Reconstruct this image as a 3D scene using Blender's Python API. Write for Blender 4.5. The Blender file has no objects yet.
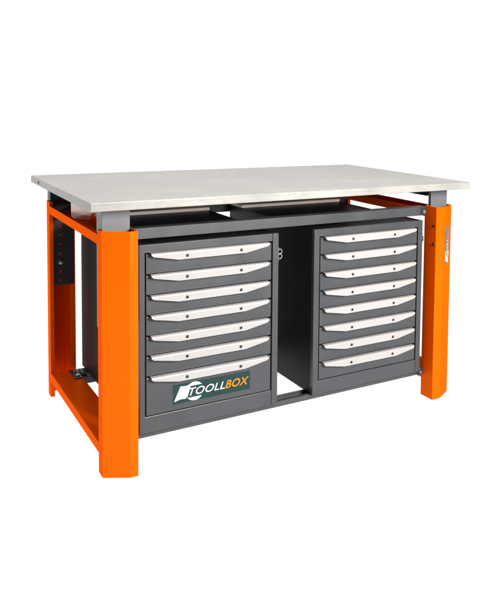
import bpy, bmesh, math, random
from mathutils import Vector, Matrix
random.seed(4)
S = bpy.context.scene
COL = S.collection

# ------------------------------------------------------------------ camera
F, CX, CY = 763.21, 378.67, 155.64              # focal length and optical centre of the 500 x 600 photograph
YAW, PIT, ROL = 0.5990, 0.0691, 0.0190
fw = Vector((math.sin(YAW) * math.cos(PIT), math.cos(YAW) * math.cos(PIT), -math.sin(PIT)))
r0 = Vector((math.cos(YAW), -math.sin(YAW), 0))
u0 = r0.cross(fw)
rt = r0 * math.cos(ROL) + u0 * math.sin(ROL)
up = -r0 * math.sin(ROL) + u0 * math.cos(ROL)
cd = bpy.data.cameras.new('camera')
cam = bpy.data.objects.new('camera', cd)
COL.objects.link(cam)
M4 = Matrix((rt, up, -fw)).transposed().to_4x4()
M4.translation = Vector((-0.5688, -2.3903, 1.2129))
cam.matrix_world = M4
cd.sensor_fit = 'VERTICAL'
cd.sensor_height = 36
cd.sensor_width = 30
cd.lens = F / 600 * 36
cd.shift_x = (250 - CX) / 600
cd.shift_y = (CY - 300) / 600
cd.clip_start = 0.05
cd.clip_end = 200
S.camera = cam

# ------------------------------------------------------------------ light
W = bpy.data.worlds.new('World')
S.world = W
W.use_nodes = True
W.node_tree.nodes['Background'].inputs[0].default_value = (1.0, 0.985, 0.97, 1)
W.node_tree.nodes['Background'].inputs[1].default_value = 0.10
SWEEP_GLOW = 1.0                                  # glow added to floor and backdrop so no shadow shows on them


def softbox(name, loc, target, sx, sy, power, col=(1, 0.98, 0.95)):
    l = bpy.data.lights.new(name, 'AREA')
    l.shape = 'RECTANGLE'
    l.size, l.size_y = sx, sy
    l.energy = power
    l.color = col
    o = bpy.data.objects.new(name, l)
    o.location = loc
    o.rotation_euler = (Vector(target) - Vector(loc)).to_track_quat('-Z', 'Y').to_euler()
    COL.objects.link(o)


softbox('key_softbox', (1.2, -2.6, 1.55), (0.75, 0.2, 0.55), 0.6, 0.9, 235)
softbox('top_softbox', (0.5, 0.0, 3.2), (0.7, 0.45, 0.5), 2.2, 1.6, 92)
softbox('side_softbox', (-2.7, 0.8, 0.75), (0.0, 0.5, 0.5), 0.8, 1.0, 46)
S.view_settings.view_transform = 'Standard'
S.view_settings.look = 'None'
S.view_settings.gamma = 1
S.view_settings.exposure = 0
S.cycles.max_bounces = 10
S.cycles.diffuse_bounces = 6

# ------------------------------------------------------------------ materials


def mat(name, col, rough=0.45, spec=0.5, metal=0.0, bump=0.0, bscale=900, var=0.0, vscale=7, emit=0.0, rvar=0.0, gloss=None):
    m = bpy.data.materials.new(name)
    m.use_nodes = True
    N, L = m.node_tree.nodes, m.node_tree.links
    b = N['Principled BSDF']
    b.inputs['Base Color'].default_value = (*col, 1)
    b.inputs['Roughness'].default_value = rough
    b.inputs['Specular IOR Level'].default_value = spec
    b.inputs['Metallic'].default_value = metal
    tc = N.new('ShaderNodeTexCoord')
    if var:
        n = N.new('ShaderNodeTexNoise')
        n.inputs['Scale'].default_value = vscale
        n.inputs['Detail'].default_value = 6
        n.inputs['Roughness'].default_value = 0.65
        L.new(tc.outputs['Object'], n.inputs['Vector'])
        r = N.new('ShaderNodeValToRGB')
        r.color_ramp.elements[0].position = 0.3
        r.color_ramp.elements[1].position = 0.7
        r.color_ramp.elements[0].color = (*[c * (1 - var) for c in col], 1)
        r.color_ramp.elements[1].color = (*[min(1, c * (1 + var)) for c in col], 1)
        L.new(n.outputs['Fac'], r.inputs['Fac'])
        L.new(r.outputs['Color'], b.inputs['Base Color'])
        if rvar:
            mr = N.new('ShaderNodeMapRange')
            mr.inputs['To Min'].default_value = max(0.02, rough - rvar)
            mr.inputs['To Max'].default_value = rough + rvar
            L.new(n.outputs['Fac'], mr.inputs['Value'])
            L.new(mr.outputs['Result'], b.inputs['Roughness'])
    if bump:
        n2 = N.new('ShaderNodeTexNoise')
        n2.inputs['Scale'].default_value = bscale
        n2.inputs['Detail'].default_value = 3
        L.new(tc.outputs['Object'], n2.inputs['Vector'])
        bp = N.new('ShaderNodeBump')
        bp.inputs['Strength'].default_value = bump
        bp.inputs['Distance'].default_value = 0.0006
        L.new(n2.outputs['Fac'], bp.inputs['Height'])
        L.new(bp.outputs['Normal'], b.inputs['Normal'])
    if emit:
        b.inputs['Emission Color'].default_value = (1, 1, 1, 1)
        b.inputs['Emission Strength'].default_value = emit
    if gloss:                                     # thin glossy lacquer tinted by its own pigment
        g = N.new('ShaderNodeBsdfGlossy')
        g.inputs['Color'].default_value = (*gloss, 1)
        g.inputs['Roughness'].default_value = 0.3
        if bump:
            L.new(bp.outputs['Normal'], g.inputs['Normal'])
        mx = N.new('ShaderNodeMixShader')
        mx.inputs[0].default_value = 0.065
        L.new(b.outputs[0], mx.inputs[1])
        L.new(g.outputs[0], mx.inputs[2])
        L.new(mx.outputs[0], N['Material Output'].inputs['Surface'])
    return m


WHITE = mat('glowing_white', (0.08, 0.08, 0.08), 0.9, 0.0, emit=SWEEP_GLOW)  # white surface made to glow, no lamp of its own
ORANGE = mat('orange_powder_coat', (0.80, 0.077, 0.0001), 0.6, 0.0, bump=0.12, var=0.04, vscale=4, gloss=(1.0, 0.42, 0.06))
GREY = mat('grey_powder_coat', (0.042, 0.044, 0.048), 0.36, 0.4, bump=0.2, var=0.09, vscale=9, rvar=0.12)
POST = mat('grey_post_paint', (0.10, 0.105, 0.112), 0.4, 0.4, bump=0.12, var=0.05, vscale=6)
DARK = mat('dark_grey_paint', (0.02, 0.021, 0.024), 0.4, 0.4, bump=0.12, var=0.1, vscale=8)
SHELL = mat('grey_paint_shaded', (0.009, 0.009, 0.010), 0.4, 0.08, bump=0.05, var=0.1, vscale=6, rvar=0.04)  # cabinet grey darkened: shade on sides and tops put into the colour
BLACK = mat('interior_shade', (0.006, 0.006, 0.007), 0.6, 0.2)
ALU = mat('pale_handle', (0.30, 0.288, 0.286), 0.32, 0.4, bump=0.08, bscale=500, var=0.02, vscale=12)
STEEL = mat('zinc_steel', (0.45, 0.44, 0.43), 0.3, 0.5, metal=0.9)
SCREW = mat('dark_screw', (0.012, 0.012, 0.013), 0.4, 0.4)
PALE = mat('pale_plate', (0.85, 0.78, 0.75), 0.5, 0.3, var=0.08, vscale=30)
HOLE = mat('red_seen_through_hole', (0.6, 0.02, 0.002), 0.5, 0.2)
EYE = mat('dull_steel', (0.16, 0.16, 0.16), 0.45, 0.4, metal=0.5)
TAN = mat('tan_reflection', (0.75, 0.66, 0.60), 0.5, 0.3, var=0.06, vscale=12)  # pale reflection on the cabinet tops, put into a colour
TEAL = mat('sticker_teal', (0.010, 0.031, 0.029), 0.35, 0.2)
BLUE = mat('sticker_blue', (0.03, 0.085, 0.105), 0.35, 0.3)
SWHITE = mat('sticker_white', (0.6, 0.6, 0.6), 0.35, 0.3)
SORANGE = mat('sticker_orange', (0.5, 0.16, 0.002), 0.35, 0.3)


def top_material():
    m = mat('worktop_sheet', (0.72, 0.715, 0.68), 0.42, 0.35)
    N, L = m.node_tree.nodes, m.node_tree.links
    b = N['Principled BSDF']
    tc = N.new('ShaderNodeTexCoord')

    def noise(scale, detail, sx=1):
        mp = N.new('ShaderNodeMapping')
        mp.inputs['Scale'].default_value = (sx, 1, 1)
        L.new(tc.outputs['Object'], mp.inputs['Vector'])
        n = N.new('ShaderNodeTexNoise')
        n.inputs['Scale'].default_value = scale
        n.inputs['Detail'].default_value = detail
        n.inputs['Roughness'].default_value = 0.6
        L.new(mp.outputs['Vector'], n.inputs['Vector'])
        return n
    n1 = noise(3.2, 8)
    r1 = N.new('ShaderNodeValToRGB')
    r1.color_ramp.elements[0].position = 0.3
    r1.color_ramp.elements[1].position = 0.72
    r1.color_ramp.elements[0].color = (0.195, 0.190, 0.178, 1)
    r1.color_ramp.elements[1].color = (0.305, 0.295, 0.277, 1)
    L.new(n1.outputs['Fac'], r1.inputs['Fac'])
    n2 = noise(55, 6, 0.5)
    r2 = N.new('ShaderNodeValToRGB')
    r2.color_ramp.elements[0].position = 0.34
    r2.color_ramp.elements[1].position = 0.5
    r2.color_ramp.elements[0].color = (0.85, 0.83, 0.81, 1)
    r2.color_ramp.elements[1].color = (1, 1, 1, 1)
    L.new(n2.outputs['Fac'], r2.inputs['Fac'])
    mx = N.new('ShaderNodeMix')
    mx.data_type = 'RGBA'
    mx.blend_type = 'MULTIPLY'
    mx.inputs['Factor'].default_value = 0.8
    L.new(r1.outputs['Color'], mx.inputs['A'])
    L.new(r2.outputs['Color'], mx.inputs['B'])
    # faint brushed streaks and fine scratches along the sheet
    mp3 = N.new('ShaderNodeMapping')
    mp3.inputs['Scale'].default_value = (1.2, 60, 60)
    mp3.inputs['Rotation'].default_value = (0, 0, 0.03)
    L.new(tc.outputs['Object'], mp3.inputs['Vector'])
    n3 = N.new('ShaderNodeTexNoise')
    n3.inputs['Scale'].default_value = 4
    n3.inputs['Detail'].default_value = 5
    L.new(mp3.outputs['Vector'], n3.inputs['Vector'])
    r3 = N.new('ShaderNodeValToRGB')
    r3.color_ramp.elements[0].position = 0.32
    r3.color_ramp.elements[1].position = 0.55
    r3.color_ramp.elements[0].color = (0.84, 0.825, 0.81, 1)
    r3.color_ramp.elements[1].color = (1, 1, 1, 1)
    L.new(n3.outputs['Fac'], r3.inputs['Fac'])
    mx3 = N.new('ShaderNodeMix')
    mx3.data_type = 'RGBA'
    mx3.blend_type = 'MULTIPLY'
    mx3.inputs['Factor'].default_value = 0.9
    L.new(mx.outputs['Result'], mx3.inputs['A'])
    L.new(r3.outputs['Color'], mx3.inputs['B'])
    L.new(mx3.outputs['Result'], b.inputs['Base Color'])
    mr = N.new('ShaderNodeMapRange')
    mr.inputs['To Min'].default_value = 0.22
    mr.inputs['To Max'].default_value = 0.42
    L.new(n1.outputs['Fac'], mr.inputs['Value'])
    L.new(mr.outputs['Result'], b.inputs['Roughness'])
    bp = N.new('ShaderNodeBump')
    bp.inputs['Strength'].default_value = 0.12
    bp.inputs['Distance'].default_value = 0.002
    L.new(n2.outputs['Fac'], bp.inputs['Height'])
    L.new(bp.outputs['Normal'], b.inputs['Normal'])
    return m


TOP = top_material()

# ------------------------------------------------------------------ mesh helpers


def box(bm, x0, x1, y0, y1, z0, z1, bev=0.0012, mi=0, seg=2):
    g = bmesh.ops.create_cube(bm, size=1)
    vs = g['verts']
    for v in vs:
        v.co = Vector((x0 + (v.co.x + .5) * (x1 - x0), y0 + (v.co.y + .5) * (y1 - y0), z0 + (v.co.z + .5) * (z1 - z0)))
    fs = set(f for v in vs for f in v.link_faces)
    for f in fs:
        f.material_index = mi
    if bev:
        es = list(set(e for v in vs for e in v.link_edges))
        r = bmesh.ops.bevel(bm, geom=es, offset=bev, segments=seg, profile=0.5, affect='EDGES', material=-1)
        for f in r['faces']:
            f.material_index = mi


def sheet(bm, pts, t, a0, a1, axis='z', side=1):
    """bent sheet metal: the polyline pts offset by t to one side and extruded from a0 to a1"""
    P = [Vector(p) for p in pts]
    nrm = []
    for i in range(len(P) - 1):
        d = (P[i + 1] - P[i]).normalized()
        nrm.append(Vector((-d.y, d.x)) * side)
    Q = []
    for i, p in enumerate(P):
        if i == 0:
            o = nrm[0] * t
        elif i == len(P) - 1:
            o = nrm[-1] * t
        else:
            b = (nrm[i - 1] + nrm[i]).normalized()
            o = b * (t / max(0.3, b.dot(nrm[i])))
        Q.append(p + o)

    def mk(p, a):
        if axis == 'z':
            return bm.verts.new((p.x, p.y, a))
        if axis == 'y':
            return bm.verts.new((p.x, a, p.y))
        return bm.verts.new((a, p.x, p.y))
    rings = [[mk(p, a) for p in P] + [mk(q, a) for q in reversed(Q)] for a in (a0, a1)]
    n = len(P)
    m = 2 * n
    fs = []
    for i in range(m):
        j = (i + 1) % m
        fs.append(bm.faces.new((rings[0][i], rings[0][j], rings[1][j], rings[1][i])))
    for k in (0, 1):
        for i in range(n - 1):
            q = (rings[k][i], rings[k][i + 1], rings[k][m - 2 - i], rings[k][m - 1 - i])
            fs.append(bm.faces.new(q))
    bmesh.ops.recalc_face_normals(bm, faces=fs)
    es = set()
    for f in fs:
        for e in f.edges:
            if len(e.link_faces) == 2 and e.calc_face_angle(0) > 0.3:
                es.add(e)
    bmesh.ops.bevel(bm, geom=list(es), offset=t * 0.3, segments=2, profile=0.5, affect='EDGES')


def cyl(bm, c, ax, r, h, n=20, mi=0, r2=None):
    rot = Vector((0, 0, 1)).rotation_difference(Vector(ax)).to_matrix().to_4x4()
    g = bmesh.ops.create_cone(bm, cap_ends=True, segments=n, radius1=r, radius2=r if r2 is None else r2, depth=h,
                              matrix=Matrix.Translation(Vector(c)) @ rot)
    for f in set(f for v in g['verts'] for f in v.link_faces):
        f.material_index = mi


def torus(bm, c, ax, R, r, n=28, k=10, mi=0):
    rot = Vector((0, 0, 1)).rotation_difference(Vector(ax)).to_matrix()
    vs = []
    for i in range(n):
        a = 2 * math.pi * i / n
        vs.append([bm.verts.new(Vector(c) + rot @ Vector(((R + r * math.cos(2 * math.pi * j / k)) * math.cos(a),
                  (R + r * math.cos(2 * math.pi * j / k)) * math.sin(a), r * math.sin(2 * math.pi * j / k)))) for j in range(k)])
    for i in range(n):
        for j in range(k):
            f = bm.faces.new((vs[i][j], vs[(i + 1) % n][j], vs[(i + 1) % n][(j + 1) % k], vs[i][(j + 1) % k]))
            f.material_index = mi
            f.smooth = True


def obj(name, bm, mats, parent=None, origin=None):
    me = bpy.data.meshes.new(name)
    bmesh.ops.recalc_face_normals(bm, faces=bm.faces[:])
    bm.to_mesh(me)
    bm.free()
    for m in (mats if isinstance(mats, (list, tuple)) else [mats]):
        me.materials.append(m)
    o = bpy.data.objects.new(name, me)
    COL.objects.link(o)
    if parent:
        o.parent = parent
        o.matrix_parent_inverse = Matrix.Translation(world_of(parent)).inverted()
    return o


def world_of(o):
    v = Vector(o.location) if o.type == 'EMPTY' else Vector((0, 0, 0))
    return v


def thing(name, label, cat, loc, group=None):
    o = bpy.data.objects.new(name, None)
    o.location = loc
    o.empty_display_size = 0.2
    COL.objects.link(o)
    o['label'] = label
    o['category'] = cat
    if group:
        o['group'] = group
    return o


# ------------------------------------------------------------------ setting: a seamless white sweep with an added glow
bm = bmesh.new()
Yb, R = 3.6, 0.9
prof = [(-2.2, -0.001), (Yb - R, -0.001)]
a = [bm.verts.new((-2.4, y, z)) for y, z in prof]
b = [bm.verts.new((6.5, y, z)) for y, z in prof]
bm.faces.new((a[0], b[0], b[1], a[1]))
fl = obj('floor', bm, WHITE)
fl['kind'] = 'structure'
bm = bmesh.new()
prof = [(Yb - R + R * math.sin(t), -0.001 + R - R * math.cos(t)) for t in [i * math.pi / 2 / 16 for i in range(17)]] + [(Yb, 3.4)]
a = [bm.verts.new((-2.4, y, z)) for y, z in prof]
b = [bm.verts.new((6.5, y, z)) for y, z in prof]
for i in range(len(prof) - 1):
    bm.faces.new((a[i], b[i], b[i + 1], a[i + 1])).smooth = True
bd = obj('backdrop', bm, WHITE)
bd['kind'] = 'structure'

# ------------------------------------------------------------------ workbench
XL, XR, YB, ZL = 0.0506, 1.4652, 0.9265, 0.7957
A_, CXX, CYY, D_ = 0.0487, 0.0747, 0.0449, 0.0779
T = 0.003
bench = thing('workbench', 'large orange steel workbench with pale worktop and grey telescopic posts over two drawer cabinets',
              'workbench', (0.75, 0.46, 0))
# worktop
bm = bmesh.new()
box(bm, 0, 1.5, -0.0301, 0.9199, 0.8681, 0.8953, 0.0022, seg=3)
top = obj('tabletop', bm, TOP, bench)
bm = bmesh.new()
cyl(bm, (-0.0004, 0.765, 0.882), (1, 0, 0), 0.0052, 0.003)
obj('screw', bm, SCREW, top)


def leg_poly(right, back):
    w = 0.0398 if right else 0.0257
    tot = CXX + w
    pts = [(0.015, CYY + A_), (0, CYY + A_), (0, CYY), (CXX, 0), (tot, 0), (tot, D_), (tot - 0.02, D_)]
    out = []
    for x, y in pts:
        out.append((XR - x if right else XL + x, YB - y if back else y))
    return out, (1 if right == back else -1)


def logo(bm, place, w, h, bg=0):
    """place(u, v, lift) -> point ; materials 0 ground, 1 white, 2 orange"""
    def poly(uv, lift, mi):
        vs = [bm.verts.new(place(u, v, lift)) for u, v in uv]
        f = bm.faces.new(vs)
        f.material_index = mi
        return f
    poly([(0, 0), (1, 0), (1, 1), (0, 1)], 0.0003, 0)
    k = w / h
    # wrench emblem: handle, ring with an open jaw
    poly([(0.018, 0.13), (0.10, 0.21), (0.165, 0.19), (0.21, 0.88), (0.165, 0.84), (0.095, 0.86)][::1], 0.0006, 1)
    cu, cv, ro, ri = 0.272, 0.5, 0.50, 0.22
    n = 40
    a0, a1 = math.radians(38), math.radians(322)
    for i in range(n):
        t0 = a0 + (a1 - a0) * i / n
        t1 = a0 + (a1 - a0) * (i + 1) / n
        poly([(cu + r * math.cos(t) * 0.96 / k, cv + r * math.sin(t) * .96) for r, t in ((ri, t0), (ro, t0), (ro, t1), (ri, t1))], 0.0007, 1)
    poly([(0.178, 0.20), (0.37, 0.20), (0.40, 0.80), (0.222, 0.80)], 0.0010, 0)

    def text(body, u0, u1, v0, v1, mi, bold, outline):
        cu_ = bpy.data.curves.new('letters', 'FONT')
        cu_.body = body
        cu_.size = 1
        cu_.offset = bold
        cu_.shear = 0.32
        cu_.space_character = 1.06
        tmp = bpy.data.objects.new('letters', cu_)
        COL.objects.link(tmp)
        dg = bpy.context.evaluated_depsgraph_get()
        me = tmp.evaluated_get(dg).to_mesh()
        co = [v.co.copy() for v in me.vertices]
        x0, x1 = min(c.x for c in co), max(c.x for c in co)
        y0, y1 = min(c.y for c in co), max(c.y for c in co)
        vs = [bm.verts.new(place(u0 + (c.x - x0) / (x1 - x0) * (u1 - u0), v0 + (c.y - y0) / (y1 - y0) * (v1 - v0), 0.0014)) for c in co]
        for p in me.polygons:
            try:
                f = bm.faces.new([vs[i] for i in p.vertices])
                f.material_index = mi
            except ValueError:
                pass
        tmp.to_mesh_clear()
        bpy.data.objects.remove(tmp)
        bpy.data.curves.remove(cu_)
    text('TOOLL', 0.205, 0.66, 0.30, 0.69, 1, 0.004, True)
    text('BOX', 0.665, 0.985, 0.29, 0.71, 2, 0.012, False)


def obj_flat(name, bm, mats, parent):
    """keeps the face order of flat decals"""
    return obj(name, bm, mats, parent)


for right in (0, 1):
    for back in (0, 1):
        pts, side = leg_poly(right, back)
        bm = bmesh.new()
        sheet(bm, pts, T, 0.0, ZL, 'z', side)
        leg = obj('leg', bm, ORANGE, bench)
        # telescopic post
        x0, x1 = (1.372, 1.4585) if right else (0.0575, 0.146)
        y0, y1 = (0.846, 0.9) if back else (0.067, 0.132)
        if not back:
            x0, x1 = (1.374, 1.4585) if right else (0.0575, 0.146)
            y1 = 0.086 if right else 0.132
        bm = bmesh.new()
        if back:
            prof = [(x0, y0), (x1, y0), (x1, y1), (x0, y1)]
            box(bm, x0, x1, y0, y1, 0.452, 0.866, 0.002)
        else:
            box(bm, x0, x1, y0, y1, 0.47, 0.866, 0.002)
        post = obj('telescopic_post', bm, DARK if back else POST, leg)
        # plate under the worktop
        bm = bmesh.new()
        px0, px1 = (1.335, 1.464) if right else (0.05, 0.17)
        box(bm, px0, px1, y0 - 0.004, y1 + 0.03, 0.8645, 0.8678, 0.0008)
        obj('mounting_plate', bm, DARK, leg)
        if back:
            for z in (0.692, 0.656, 0.619, 0.582, 0.509, 0.473):
                xc = 0.094 if not right else 1.42
                bm = bmesh.new()
                cyl(bm, (xc, y0 - 0.0002, z), (0, 1, 0), 0.0042, 0.002)
                obj('adjustment_hole', bm, HOLE, leg)
            bm = bmesh.new()
            xc = 0.094 if not right else 1.42
            cyl(bm, (xc, y0 - 0.003, 0.546), (0, 1, 0), 0.0095, 0.006, 24)
            bmesh.ops.create_uvsphere(bm, u_segments=18, v_segments=10, radius=0.0085, matrix=Matrix.Translation((xc, y0 - 0.005, 0.546)))
            obj('bolt', bm, STEEL, leg)
        if right and not back:
            for z in (0.717, 0.643):
                bm = bmesh.new()
                cyl(bm, (1.3508, 0.0165, z), (1, 0, 0), 0.0062, 0.0035, 20)
                cyl(bm, (1.3487, 0.0165, z), (1, 0, 0), 0.0035, 0.002, 6)
                obj('bolt', bm, SCREW, leg)
            # vertical logo sticker on the outer bevel face of the leg
            pA = Vector((XR - CXX, 0, 0))
            pB = Vector((XR, CYY, 0))
            dx = (pB - pA).normalized()
            nn = Vector((dx.y, -dx.x, 0))
            Lz, Ww, zb = 0.155, 0.040, 0.555
            off = 0.021

            def place(u, v, lift):
                return pA + dx * (off + (1 - v) * Ww) + nn * lift + Vector((0, 0, zb + u * Lz))
            bm = bmesh.new()
            logo(bm, place, Lz, Ww)
            obj('sticker', bm, [BLUE, SWHITE, SORANGE], leg)

# side frames: upper channel open to the top, lower channel open to the floor
for right in (0, 1):
    bx0, bx1 = XL + 0.0004, XL + 0.098
    f = (lambda x: XL + XR - x) if right else (lambda x: x)
    sd = -1 if right else 1
    y0, y1 = CYY + A_ + 0.0006, YB - CYY - A_ - 0.0006
    bm = bmesh.new()
    zb, zt = 0.7471, 0.7788
    sheet(bm, [(f(bx0), zt), (f(bx0), zb), (f(bx1), zb), (f(bx1), zt)], T, y0, y1, 'y', sd)
    sb = obj('side_beam', bm, ORANGE, bench)
    bm = bmesh.new()
    zb, zt = 0.0635, 0.0974
    sheet(bm, [(f(bx0), zb), (f(bx0), zt), (f(bx1), zt), (f(bx1), zb)], T, y0, y1, 'y', -sd)
    lb = obj('side_beam', bm, ORANGE, bench)
    # table support bar between the two posts
    bm = bmesh.new()
    box(bm, f(0.075) if not right else f(0.115), f(0.115) if not right else f(0.075), 0.134, 0.844, 0.826, 0.8665, 0.001)
    obj('support_bar', bm, DARK, bench)
    # black rail bracket bolted to the lower beam
    bm = bmesh.new()
    xa, xb = sorted((f(0.118), f(0.166)))
    box(bm, xa, xb, 0.715, 0.825, 0.0978, 0.1016, 0.0008)
    br = obj('rail_bracket', bm, DARK, lb)
    for yy in (0.742, 0.797):
        bm = bmesh.new()
        cyl(bm, (f(0.134), yy, 0.1035), (0, 0, 1), 0.0085, 0.004, 6)
        cyl(bm, (f(0.134), yy, 0.106), (0, 0, 1), 0.005, 0.002, 16)
        obj('bolt', bm, STEEL, lb)
# pale rounded plate standing across the left upper beam
bm = bmesh.new()
xs0, xs1, zs0, zs1, rr = 0.088, 0.166, 0.752, 0.815, 0.016
o2 = [(xs1, zs1), (xs0, zs1)] + [(xs0 + rr - rr * math.cos(t), zs0 + rr - rr * math.sin(t)) for t in [i * math.pi / 2 / 6 for i in range(7)]] + [(xs1, zs0)]
fr = [bm.verts.new((0.09 + (x - xs0) * 0.75, 0.635 - (x - xs0) * 0.9, z)) for x, z in o2]
bk = [bm.verts.new((0.0948 + (x - xs0) * 0.75, 0.639 - (x - xs0) * 0.9, z)) for x, z in o2]
bm.faces.new(fr)
bm.faces.new(bk[::-1])
for i in range(len(o2)):
    j = (i + 1) % len(o2)
    bm.faces.new((fr[i], bk[i], bk[j], fr[j]))
obj('stop_plate', bm, PALE, bench)

# front rails
XI0, XI1 = 0.151, 1.351
bm = bmesh.new()
sheet(bm, [(0.112, 0.7563), (0.0685, 0.7563), (0.0685, 0.7916), (0.112, 0.7916)], T, XI0 + 0.0008, XI1 - 0.0008, 'x', -1)
ur = obj('upper_rail', bm, GREY, bench)
bm = bmesh.new()
box(bm, 1.3215, 1.3495, 0.0645, 0.0680, 0.7575, 0.7905, 0.0006)
ub = obj('rail_bracket', bm, DARK, ur)
bm = bmesh.new()
cyl(bm, (1.336, 0.0625, 0.772), (0, 1, 0), 0.008, 0.004, 6)
obj('bolt', bm, EYE, ur)
# lower front rail: channel open upwards
bm = bmesh.new()
sheet(bm, [(0.086, 0.1098), (0.0685, 0.1098), (0.0685, 0.0905), (0.128, 0.0905), (0.128, 0.1098)], 0.0025, XI0 + 0.0008, XI1 - 0.0008, 'x', 1)
lr = obj('lower_rail', bm, GREY, bench)
bm = bmesh.new()
box(bm, 1.3220, 1.3495, 0.0640, 0.0680, 0.088, 0.113, 0.0006)
obj('rail_bracket', bm, DARK, lr)
bm = bmesh.new()
cyl(bm, (1.336, 0.062, 0.1005), (0, 1, 0), 0.007, 0.004, 6)
obj('bolt', bm, EYE, lr)
# back rails
bm = bmesh.new()
sheet(bm, [(0.89, 0.7050), (0.848, 0.7050), (0.848, 0.7916), (0.89, 0.7916)], T, XI0 + 0.0008, XI1 - 0.0008, 'x', -1)
obj('upper_rail', bm, DARK, bench)
bm = bmesh.new()
box(bm, 0.1495, 1.366, 0.735, 0.80, 0.066, 0.1095, 0.001)
obj('lower_rail', bm, DARK, bench)
bm = bmesh.new()
box(bm, 0.148, 1.370, 0.862, 0.898, 0.797, 0.8665, 0.001)
obj('support_bar', bm, DARK, bench)

# ------------------------------------------------------------------ drawer cabinets
CY0, CY1, CZ0, CZ1 = 0.05, 0.83, 0.1112, 0.7394


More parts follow.
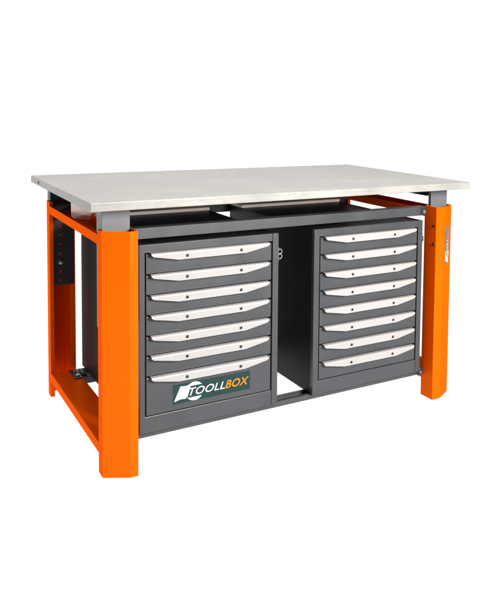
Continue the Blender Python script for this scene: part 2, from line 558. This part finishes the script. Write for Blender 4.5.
def cabinet(cx0, cx1, ox0, ox1, tops, zbot, label, logo_on, ring_mat):
    c = thing('drawer_cabinet', label, 'drawer cabinet', ((cx0 + cx1) / 2, 0.44, CZ0), 'drawer cabinets hung side by side in the bench')
    t = 0.0015
    zt = tops[0]
    bm = bmesh.new()
    # front frame: stiles, head, apron
    box(bm, ox1, cx1, CY0, CY0 + 0.02, CZ0, CZ1, 0.0016)
    e = ox1 - 0.0012
    loop = [(cx0, CZ0), (e, CZ0), (e, zbot), (ox0, zbot), (ox0, zt), (e, zt), (e, CZ1), (cx0, CZ1)]
    va = [bm.verts.new((x, CY0 + 0.0003, z)) for x, z in loop]
    vb = [bm.verts.new((x, CY0 + 0.02, z)) for x, z in loop]
    fs = [bm.faces.new(va), bm.faces.new(vb[::-1])]
    for k in range(8):
        fs.append(bm.faces.new((va[k], vb[k], vb[(k + 1) % 8], va[(k + 1) % 8])))
    bmesh.ops.recalc_face_normals(bm, faces=fs)
    bmesh.ops.bevel(bm, geom=list({q for f in fs for q in f.edges}), offset=0.0014, segments=2, profile=0.5, affect='EDGES')
    obj('front_frame', bm, GREY, c)
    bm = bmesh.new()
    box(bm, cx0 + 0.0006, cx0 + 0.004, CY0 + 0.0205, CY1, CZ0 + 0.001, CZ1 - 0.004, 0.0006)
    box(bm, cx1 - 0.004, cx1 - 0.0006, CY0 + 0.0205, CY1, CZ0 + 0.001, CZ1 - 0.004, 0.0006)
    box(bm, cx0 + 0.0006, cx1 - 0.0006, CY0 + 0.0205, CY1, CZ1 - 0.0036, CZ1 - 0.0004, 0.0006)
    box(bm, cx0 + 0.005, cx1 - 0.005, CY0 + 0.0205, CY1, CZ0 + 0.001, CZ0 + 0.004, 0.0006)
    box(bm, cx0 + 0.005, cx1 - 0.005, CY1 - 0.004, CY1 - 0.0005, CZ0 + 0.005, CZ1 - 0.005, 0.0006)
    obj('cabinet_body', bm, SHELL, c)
    # black sheet added behind the drawer fronts, standing in for the shade there
    bm = bmesh.new()
    box(bm, cx0 + 0.006, cx1 - 0.006, CY0 + 0.022, CY0 + 0.026, CZ0 + 0.006, CZ1 - 0.006, 0)
    obj('gap_shade_sheet', bm, BLACK, c)
    bm = bmesh.new()
    box(bm, cx0 + 0.001, cx1 - 0.001, 0.70, CY1 - 0.001, CZ1 + 0.0001, CZ1 + 0.013, 0.001)  # strip added in place of the reflection along the rear of the top
    obj('top_reflection', bm, TAN, c)
    g = 0.0045
    lev = list(tops) + [zbot]
    for i in range(len(tops)):
        z1 = lev[i] - 0.0054
        z0 = lev[i + 1] + (0.0009 if i < len(tops) - 1 else 0.0028)
        bm = bmesh.new()
        box(bm, ox0 + g, ox1 - g, CY0 + 0.0022, CY0 + 0.0205, z0, z1, 0.0014)
        dr = obj('drawer', bm, GREY, c)
        # handle: top flange turning into a tapered front plate
        bm = bmesh.new()
        hx0, hx1 = ox0 + 0.0165, ox1 - 0.021
        zt_ = lev[i] - 0.0005 + random.uniform(-0.0004, 0.0003)
        sk = random.uniform(-0.0006, 0.0006)
        hy = CY0 - 0.019
        hl = hx1 - hx0
        n = 60
        th = 0.0022
        rows = []
        for k in range(n + 1):
            s = k / n
            x = hx0 + hl * s
            e = 0.215
            q = min(1, min(s, 1 - s) / e)
            drop = 0.0105 + (0.0275 - 0.0105) * q
            edge = min(s, 1 - s) * hl
            rd = 0.006
            if edge < rd:                                        # rounded outer corners
                drop -= (rd - math.sqrt(max(0, rd * rd - (rd - edge) ** 2))) * 0.7
            r = 0.0065
            zz = zt_ + sk * (s - 0.5)
            prof = [(CY0 + 0.0020, zz), (hy + r, zz)]
            for a_ in range(1, 6):
                an = a_ / 6 * math.pi / 2
                prof.append((hy + r - r * math.sin(an), zz - r + r * math.cos(an)))
            prof += [(hy, zz - r), (hy, zz - drop)]
            prof += [(hy + th, zz - drop), (hy + th, zz - r)]
            for a_ in range(5, 0, -1):
                an = a_ / 6 * math.pi / 2
                prof.append((hy + r - (r - th) * math.sin(an), zz - r + (r - th) * math.cos(an)))
            prof += [(hy + r, zz - th), (CY0 + 0.0020, zz - th)]
            rows.append([bm.verts.new((x, y, z)) for y, z in prof])
        m = len(rows[0])
        for k in range(n):
            for j in range(m):
                jj = (j + 1) % m
                f = bm.faces.new((rows[k][j], rows[k + 1][j], rows[k + 1][jj], rows[k][jj]))
        for rw in (rows[0], rows[-1]):
            for j in range(m // 2 - 1):
                bm.faces.new((rw[j], rw[j + 1], rw[m - 2 - j], rw[m - 1 - j]))
        # two recessed screws
        for sx in (0.283, 0.742):
            zc = zt_ - 0.0158
            cyl(bm, (hx0 + hl * sx, hy - 0.0003, zc), (0, 1, 0), 0.0052, 0.0012, 24, 1)
            torus(bm, (hx0 + hl * sx, hy - 0.0002, zc), (0, 1, 0), 0.0056, 0.0006, 24, 6, 0)
        obj('handle', bm, [ALU, SCREW], dr)
        if logo_on and i == len(tops) - 1:
            def place(u, v, lift):
                return Vector((0.281 + u * 0.281, CY0 + 0.0022 - lift, 0.1885 + v * 0.067))
            bm = bmesh.new()
            logo(bm, place, 0.281, 0.067)
            obj('sticker', bm, [TEAL, SWHITE, SORANGE], dr)
    # padlock eyes on the right side
    bm = bmesh.new()
    box(bm, cx1 - 0.0004, cx1 + 0.002, 0.0525, 0.10, 0.636, 0.688, 0.0005)
    rr = 0.0085 if logo_on else 0.0045
    for z in (0.662 + rr * 1.06, 0.662 - rr * 1.06):
        torus(bm, (cx1 + rr, 0.058, z), (0, 1, 0), rr, 0.0024)
    obj('lock_eye', bm, ring_mat, c)
    return c


LT = [0.7125, 0.6420, 0.5725, 0.5060, 0.4375, 0.3710, 0.3010]
RT = [0.7125 - i * (0.7125 - 0.1650) / 8 for i in range(8)]
cabinet(0.170, 0.6695, 0.188, 0.6465, LT, 0.1660,
        'grey drawer cabinet with seven drawers, the deepest bottom one carrying a green logo sticker', True, EYE)
cabinet(0.8161, 1.3208, 0.8395, 1.2985, RT, 0.1640,
        'grey drawer cabinet with eight equal shallow drawers and no sticker', False, GREY)
